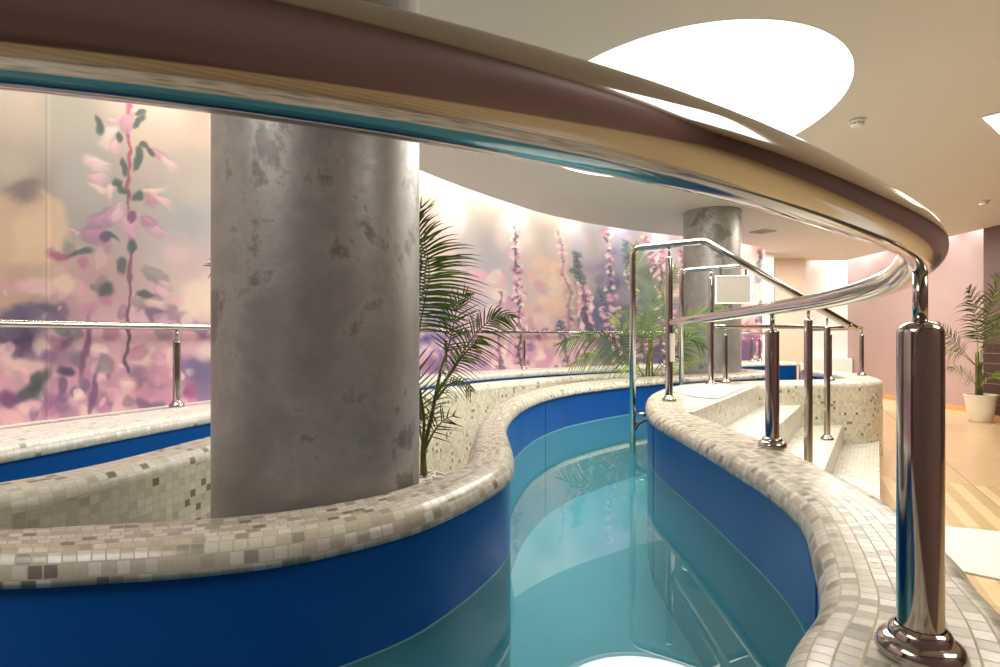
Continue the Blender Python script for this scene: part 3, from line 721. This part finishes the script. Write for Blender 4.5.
# luminous oval
t = empty('ceiling_light', (1.2,3.93,ZH), 'large glowing white oval light recessed in the ceiling', 'ceiling light')
bm = bmesh.new(); rings = []
for k in range(9):
    a = PI/2*k/8; r = math.cos(a); rings.append([bm.verts.new((1.22+1.02*r*math.cos(2*PI*i/96), 4.02+1.33*r*math.sin(2*PI*i/96), ZH+.05+.22*math.sin(a))) for i in range(96)] if k < 8 else [bm.verts.new((1.22,4.02,ZH+.27))])
for a, b_ in zip(rings, rings[1:]):
    for i in range(96):
        j = (i+1)%96
        if len(b_) > 1: bm.faces.new((a[i],a[j],b_[j],b_[i]))
        else: bm.faces.new((a[i],a[j],b_[0]))
obj('dome', bm, emis('dome_glow', (255,250,242), 2.2), t)
bm = bmesh.new(); extrude_loop(bm, ell, ZH-.003, ZH+.05); obj('rim', bm, WHITE, t)

def ceiling_dev(x, y, label):
    t = empty('smoke_detector', (x,y,ZH), label, 'smoke detector')
    bm = bmesh.new(); lathe(bm, (x,y,ZH), [(0,-.001),(.055,-.001),(.055,-.012),(.048,-.02),(0,-.02)], 28); obj('base', bm, PLW, t, auto=40)
    bm = bmesh.new(); lathe(bm, (x,y,ZH), [(0,-.019),(.042,-.019),(.044,-.035),(.034,-.048),(.014,-.052),(0,-.052)], 28); s = obj('sensor_head', bm, PLW, t, auto=40)
    bm = bmesh.new()
    for k in range(10):
        a = 2*PI*k/10; bm2 = bmesh.new()
        v = [bm.verts.new((x+.0445*math.cos(a+d), y+.0445*math.sin(a+d), ZH+z)) for d, z in ((-.2,-.026),(.2,-.026),(.2,-.033),(-.2,-.033))]
        bm.faces.new(v); bm2.free()
    obj('vent_slots', bm, DARK, s, smooth=False)
ceiling_dev(2.52, 3.95, 'white round smoke detector on the ceiling beside the glowing oval')
ceiling_dev(5.42, 6.28, 'white round smoke detector on the far right ceiling')
t = empty('ceiling_vent', (3.80,8.1,ZH), 'small square brownish ceiling grille above the distant column', 'vent')
bm = bmesh.new(); R_z = Matrix.Translation((3.80,8.1,ZH)) @ Matrix.Rotation(.5,4,'Z') @ Matrix.Diagonal((.75,.75,1,1))
box(bm, -.17,.17,-.17,-.14,-.012,-.001); box(bm, -.17,.17,.14,.17,-.012,-.001); box(bm, -.17,-.14,-.14,.14,-.012,-.001); box(bm, .14,.17,-.14,.14,-.012,-.001); bm.transform(R_z); obj('frame', bm, PLG, t, smooth=False)
bm = bmesh.new()
for k in range(8): box(bm, -.14,.14,-.135+k*.036,-.12+k*.036,-.010,-.002)
bm.transform(R_z); obj('slats', bm, PLG, t, smooth=False)
bm = bmesh.new(); box(bm, -.14,.14,-.14,.14,-.0018,-.001); bm.transform(R_z); obj('backing', bm, plain('tan_grille',(120,96,60),.6), t, smooth=False)

def area(name, loc, sx, sy, power, col, rot=(0,0,0), shape='RECTANGLE'):
    l = bpy.data.lights.new(name, 'AREA'); l.shape = shape; l.size = sx; l.size_y = sy; l.energy = power; l.color = col
    o = bpy.data.objects.new(name, l); COL.objects.link(o); o.location = loc; o.rotation_euler = rot; return o
def spot(loc, tgt, power, col, ang=70, blend=.6, r=.03):
    l = bpy.data.lights.new('spotlight', 'SPOT'); l.energy = power; l.color = col; l.spot_size = math.radians(ang); l.spot_blend = blend; l.shadow_soft_size = r
    o = bpy.data.objects.new('spotlight', l); COL.objects.link(o); o.location = loc
    o.rotation_euler = (Vector(tgt)-Vector(loc)).to_track_quat('-Z','Y').to_euler(); return o
def square_light(x, y, yaw, label, power=60, s=.6, col=(1,.93,.82)):
    t = empty('ceiling_panel_light', (x,y,ZH), label, 'ceiling light')
    M = Matrix.Translation((x,y,ZH)) @ Matrix.Rotation(yaw,4,'Z')
    bm = bmesh.new(); box(bm, -s/2+.02,s/2-.02,-s/2+.02,s/2-.02,-.006,-.002); bm.transform(M); obj('diffuser', bm, emis('panel_glow', (255,248,236), 3.0), t, smooth=False)
    bm = bmesh.new(); f=.02
    for a in ((-s/2,s/2,-s/2,-s/2+f),(-s/2,s/2,s/2-f,s/2),(-s/2,-s/2+f,-s/2+f,s/2-f),(s/2-f,s/2,-s/2+f,s/2-f)): box(bm, *a, -.008,-.001)
    bm.transform(M); obj('frame', bm, PLW, t, smooth=False)
    area('panel_lamp', (x,y,ZH-.02), s, s, power, col)
WARM = (1,.93,.84); NEUT = (1,.97,.94)
square_light(3.74, 3.84, math.radians(38), 'square glowing ceiling panel at the right edge of the view', 32)
area('oval_lamp', (1.22,4.02,ZH+.02), 2.0, 2.6, 125, (1,.96,.90), shape='ELLIPSE')
area('room_fill', (4.6,6.4,ZH-.02), 1.2, 1.2, 95, WARM)  # these four area lights are added fill, with no fixtures behind them
area('room_fill', (5.4,9.2,ZH-.02), 1.0, 1.0, 95, WARM)
area('room_fill', (2.6,.4,ZH-.02), 1.6, 1.0, 36, NEUT)
area('room_fill', (-1.7,.1,ZH-.02), 1.2, 1.2, 42, NEUT)
# wall washers hidden in the slot above the mural, plus added fill strips
sm = catmull([(x,y,0) for x,y in W_wall], .02)
acc = 0; last = sm[0]; sp_pts = []
tgt_px = [453, 515, 570, 618, 660, 700, 745]
for px in tgt_px:
    p = min(sm, key=lambda q: abs(500+F*q.x/max(q.y,.05)-px)); sp_pts.append(p)
for yv in ( 1.9, 2.6, 3.3, 4.0, 4.7, 5.3):
    sp_pts.append(min(sm, key=lambda q: abs(q.y-yv)))
for p in sp_pts:
    i = min(range(len(sm)), key=lambda k: (sm[k]-p).length); i = max(1, min(i, len(sm)-2))
    tg = (sm[i+1]-sm[i-1]).normalized(); n_ = Vector((tg.y,-tg.x,0))
    loc = p+n_*.17; spot((loc.x,loc.y,3.28), (p.x+n_.x*.10, p.y+n_.y*.06, .73), 74, (1,.95,.90), 62, .9)
for k in range(0, len(sm)-60, 60):
    a, b_ = sm[k], sm[k+60]; d = b_-a
    if a.y < .8: continue
    n_ = Vector((d.y,-d.x,0)).normalized(); c = (a+b_)/2+n_*.22
    lo = area('slot_fill', (c.x,c.y,3.30), d.length*.95, .05, 14, (1,.95,.88)); lo.rotation_euler = (0,0,math.atan2(d.y,d.x))  # strip added to even out the wash between the spots
for y in (8.35, 9.1, 9.9, 10.7, 11.3):
    spot((7.06,y,3.28), (7.2,y,1.6), 150, (1,.96,.93), 84, .8)
area('slot_fill', (7.04,9.8,3.3), .05, 3.2, 8, (1,.95,.9))  # added fill strip above the pink wall
spot((5.25,10.75,3.2), (5.2,11.5,.8), 45, (1,.95,.88), 100, .8)
spot((6.6,11.35,3.2), (6.9,11.6,.9), 32, (1,.95,.88), 80, .6)

# ------------------------------------------------------------------ palms
def frond(parent, pts, n=26, L=.22, w=.010, mat=LEAF, start=.3, droop=.35, spread=62, seed=0, plane=None, sides=(-1,1), tap=.55):
    rg = random.Random(seed)
    P = catmull(pts, .012 if L < .4 else .02)
    bm = bmesh.new(); tube(bm, P, lambda t: .0045*(1-t)+.0012, 6, cap=False); 
    rach = obj('frond_stalk', bm, STALK, parent)
    bm = bmesh.new(); m_ = len(P)-1
    view = Vector((0,-1,0)) if plane is None else Vector(plane)
    for k in range(n):
        t = start+(1-start)*(k+.5)/n; i = min(m_-1, max(1, int(t*m_))); p = P[i]; d = (P[i+1]-P[i-1]).normalized()
        side = d.cross(view)
        if side.length < .1: side = d.cross(Vector((1,0,0)))
        side.normalize(); up = side.cross(d).normalized()
        q = (t-start)/(1-start); l = L*(.55+.9*math.sin(PI*min(1,q*.8+.15)))*.72*(1-.35*q**3)
        for s in sides:
            a = math.radians(spread*(1-tap*q)+rg.uniform(-6,6))
            e = (d*math.cos(a)+side*s*math.sin(a)+up*rg.uniform(-.05,.3)).normalized()
            ll = l*rg.uniform(.85,1.1); pr = None; S = 5
            wd = e.cross(up).normalized()
            base = p.copy()
            for j in range(S+1):
                f = j/S
                c = base+e*ll*f+Vector((0,0,-1))*droop*ll*f*f
                hw = w*(.35+1.3*f if f < .35 else .8*(1-f)**.7+.02)*.8
                row = [bm.verts.new(c-wd*hw), bm.verts.new(c-up*hw*.35), bm.verts.new(c+wd*hw)]
                if pr:
                    bm.faces.new((pr[0],pr[1],row[1],row[0])); bm.faces.new((pr[1],pr[2],row[2],row[1]))
                pr = row
    obj('leaflets', bm, mat, rach)
    return rach
def pot(t, x, y, z0, r, h, peb=True, mat=POTW):
    bm = bmesh.new()
    lathe(bm, (x,y,z0), [(0,.001),(r*.66,.001),(r*.70,.01),(r*.84,h*.5),(r*.97,h*.93),(r,h-.012),(r,h),(r*.9,h),(r*.88,h-.03),(0,h-.03)], 40)
    pp = obj('pot', bm, mat, t, auto=40)
    bm = bmesh.new(); lathe(bm, (x,y,z0), [(r*.885,h-.028),(r*.5,h-.018),(0,h-.016)], 30); obj('soil', bm, SOIL, pp)
    if peb:
        bm = bmesh.new(); rg = random.Random(3)
        for _ in range(190):
            a = rg.uniform(0,2*PI); rr = r*.84*math.sqrt(rg.random()); sz = rg.uniform(.006,.012)
            mt = Matrix.Translation((x+rr*math.cos(a), y+rr*math.sin(a), z0+h-.016+rg.uniform(0,.012))) @ Matrix.Rotation(rg.uniform(0,3),4,'Z') @ Matrix.Diagonal((1.3*sz,sz,.7*sz,1))
            bmesh.ops.create_icosphere(bm, subdivisions=1, radius=1, matrix=mt)
        q = obj('pebbles', bm, PEB, pp); q['kind'] = 'stuff'
# palm beside the big column
Y0 = 2.13; bx, by = -.285, Y0
t = empty('potted_palm', (bx,by,0), 'potted palm just right of the massive column, in a pale pot topped with white pebbles', 'palm')
pot(t, -.300, 2.10, 0.0, .105, .625)
def wp(*l): return [tuple(at(*q)) for q in l]
bm = bmesh.new()
tube(bm, catmull([(bx,by,.62)]+wp((424,452,2.13),(432,415,2.16),(437,388,2.2),(441,370,2.22)), .02), lambda q: .010-.004*q, 10)
obj('cane', bm, TRUNK, t)
bm = bmesh.new(); tube(bm, catmull([(bx-.012,by,.62)]+wp((422,455,2.13),(424,420,2.1),(420,390,2.08)), .02), lambda q: .007-.002*q, 10); obj('cane', bm, TRUNK, t)
b0 = (421,430,2.13)
frond(t, wp((421,420,2.13),(417,350,2.14),(424,305,2.14),(429,276,2.14),(425,245,2.12),(412,222,2.10)), 42, .245, .0084, LEAF, .46, .34, 78, 1, tap=.25)
frond(t, wp((421,410,2.16),(414,340,2.2),(418,290,2.22),(421,262,2.24),(414,238,2.26)), 26, .22, .008, LEAF, .55, .25, 82, 14, tap=.2)
frond(t, wp((419,380,2.13),(413,300,2.2),(411,245,2.25),(414,222,2.3),(422,206,2.3)), 8, .14, .0075, LEAFD, .80, .05, 48, 12)
frond(t, wp((440,372,2.2),(449,345,2.24),(455,318,2.26),(459,302,2.26),(468,292,2.26)), 16, .125, .0062, LEAFD, .25, .1, 66, 2)
frond(t, wp((436,395,2.2),(455,365,2.2),(475,335,2.16),(496,317,2.12),(514,318,2.1)), 28, .155, .0062, LEAF, .30, .45, 60, 3)
frond(t, wp((437,392,2.18),(452,372,2.12),(466,352,2.06),(484,338,2.02)), 20, .12, .006, LEAFY, .25, .5, 60, 4)
frond(t, wp((424,452,2.1),(434,432,2.06),(444,420,2.03),(455,415,2.0)), 8, .105, .0055, LEAFD, .35, .05, 62, 5)
frond(t, wp((423,445,2.16),(416,410,2.2),(409,370,2.24),(404,340,2.26)), 20, .155, .0075, LEAFY, .15, .0, 75, 6)
frond(t, wp((436,400,2.2),(450,384,2.14),(464,382,2.1),(472,392,2.08)), 12, .075, .0058, LEAFY, .2, .5, 60, 7)
frond(t, wp((424,445,2.2),(432,415,2.3),(438,395,2.35),(446,380,2.4)), 12, .10, .006, LEAF, .2, .4, 62, 8)
frond(t, wp((421,400,2.2),(395,310,2.35),(330,255,2.45),(245,255,2.5),(212,268,2.5)), 30, .20, .0072, LEAFD, .3, .12, 60, 9)
# palm beside distant column
t = empty('potted_palm', (1.66,6.28,0), 'bushy palm in front of the distant column, spreading low over the rim', 'palm')
pot(t, 1.66, 6.28, 0.0, .15, .5, False)
for k in range(3):
    bm = bmesh.new(); tube(bm, catmull([(1.66+.03*(k-1),6.28,.46)]+wp((646+3*k,380,6.28),(648+2*k,350-8*k,6.25)), .05), .011, 8); obj('cane', bm, TRUNK, t)
Q = 6.2
frond(t, wp((648,380,Q),(649,330,Q),(644,285,Q),(634,245,Q-.05)), 30, .34, .012, LEAF, .30, .25, 62, 21)
frond(t, wp((648,380,Q),(652,340,Q-.1),(640,318,Q-.3),(616,312,Q-.5)), 20, .28, .012, LEAF, .3, .55, 60, 22)
frond(t, wp((648,378,Q),(654,325,Q),(664,290,Q),(676,268,Q)), 24, .30, .012, LEAF, .32, .3, 60, 23)
frond(t, wp((646,378,Q),(620,348,Q-.35),(590,336,Q-.55),(560,344,Q-.6)), 32, .33, .014, LEAFD, .2, .55, 58, 24)
frond(t, wp((646,380,Q),(620,362,Q-.3),(592,356,Q-.5),(570,366,Q-.6)), 26, .25, .013, LEAF, .2, .45, 56, 25)
frond(t, wp((645,382,Q),(632,350,Q-.2),(622,330,Q-.35),(612,318,Q-.4)), 18, .24, .011, LEAFY, .25, .25, 55, 26)
frond(t, wp((650,380,Q),(672,345,Q-.35),(694,318,Q-.4),(722,308,Q-.4)), 30, .34, .014, LEAF, .28, .5, 60, 27)
frond(t, wp((650,380,Q),(676,352,Q-.3),(690,338,Q-.4),(704,348,Q-.4)), 20, .26, .013, LEAFD, .25, .45, 58, 28)
frond(t, wp((650,384,Q),(668,372,Q-.3),(684,362,Q-.3),(704,358,Q-.3)), 16, .16, .011, LEAFY, .25, .1, 50, 29)
frond(t, wp((648,384,Q),(640,372,Q-.3),(630,366,Q-.3),(622,372,Q-.3)), 12, .14, .011, LEAFY, .25, .2, 55, 30)
# palm by the right wall
t = empty('potted_palm', (6.54,7.62,0), 'tall palm in a white pot standing on the floor by the right wall', 'palm')
pot(t, 6.54, 7.62, 0.0, .185, .37, False)
for k, tp in enumerate(((977,352),(981,362),(984,372))):
    bm = bmesh.new(); tube(bm, catmull([(6.52+.03*(k-1),7.62,.33)]+wp((977+2*k,380,7.6),(*tp,7.6)), .05), .022, 10); obj('cane', bm, TRUNK, t)
Q = 7.55
frond(t, wp((978,366,Q),(977,335,Q),(973,305,Q-.1),(968,288,Q-.2)), 28, .42, .015, LEAFD, .3, .4, 62, 41)
frond(t, wp((979,366,Q),(986,330,Q-.2),(996,290,Q-.4),(1004,268,Q-.5)), 30, .46, .016, LEAF, .25, .35, 60, 42)
frond(t, wp((976,366,Q),(962,350,Q-.2),(948,334,Q-.3),(936,322,Q-.4)), 22, .22, .013, LEAFD, .35, .35, 55, 43)
frond(t, wp((976,366,Q),(958,352,Q-.3),(942,352,Q-.5),(932,372,Q-.5)), 22, .28, .014, LEAFY, .4, .4, 55, 44)
frond(t, wp((978,388,Q),(970,378,Q-.2),(960,370,Q-.3),(948,368,Q-.3)), 14, .18, .013, LEAF, .3, .3, 55, 45)
frond(t, wp((980,388,Q),(988,378,Q-.2),(1000,376,Q-.3),(1012,380,Q-.3)), 16, .22, .014, LEAF, .25, .3, 55, 46)
frond(t, wp((980,366,Q),(988,340,Q-.3),(1002,322,Q-.4),(1020,318,Q-.4)), 24, .36, .015, LEAF, .25, .45, 60, 47)

# ------------------------------------------------------------------ camera and world
cd = bpy.data.cameras.new('camera'); cam = bpy.data.objects.new('camera', cd); COL.objects.link(cam)
cam.location = (0,0,EYE); cam.rotation_euler = (PI/2,0,0)
cd.sensor_fit = 'HORIZONTAL'; cd.sensor_width = 36; cd.lens = 36*F/1000; cd.shift_y = (HOR-333.5)/1000
cd.clip_start = .02
bpy.context.scene.camera = cam
w = bpy.data.worlds.new('world'); bpy.context.scene.world = w; w.use_nodes = True
w.node_tree.nodes['Background'].inputs[0].default_value = (1,.93,.85,1); w.node_tree.nodes['Background'].inputs[1].default_value = .05
vs = bpy.context.scene.view_settings
vs.view_transform = 'Standard'; vs.look = 'None'; vs.gamma = 1; vs.use_curve_mapping = False; vs.exposure = -0.22
cy = bpy.context.scene.cycles
cy.caustics_reflective = False; cy.caustics_refractive = False
cy.sample_clamp_indirect = 3.0
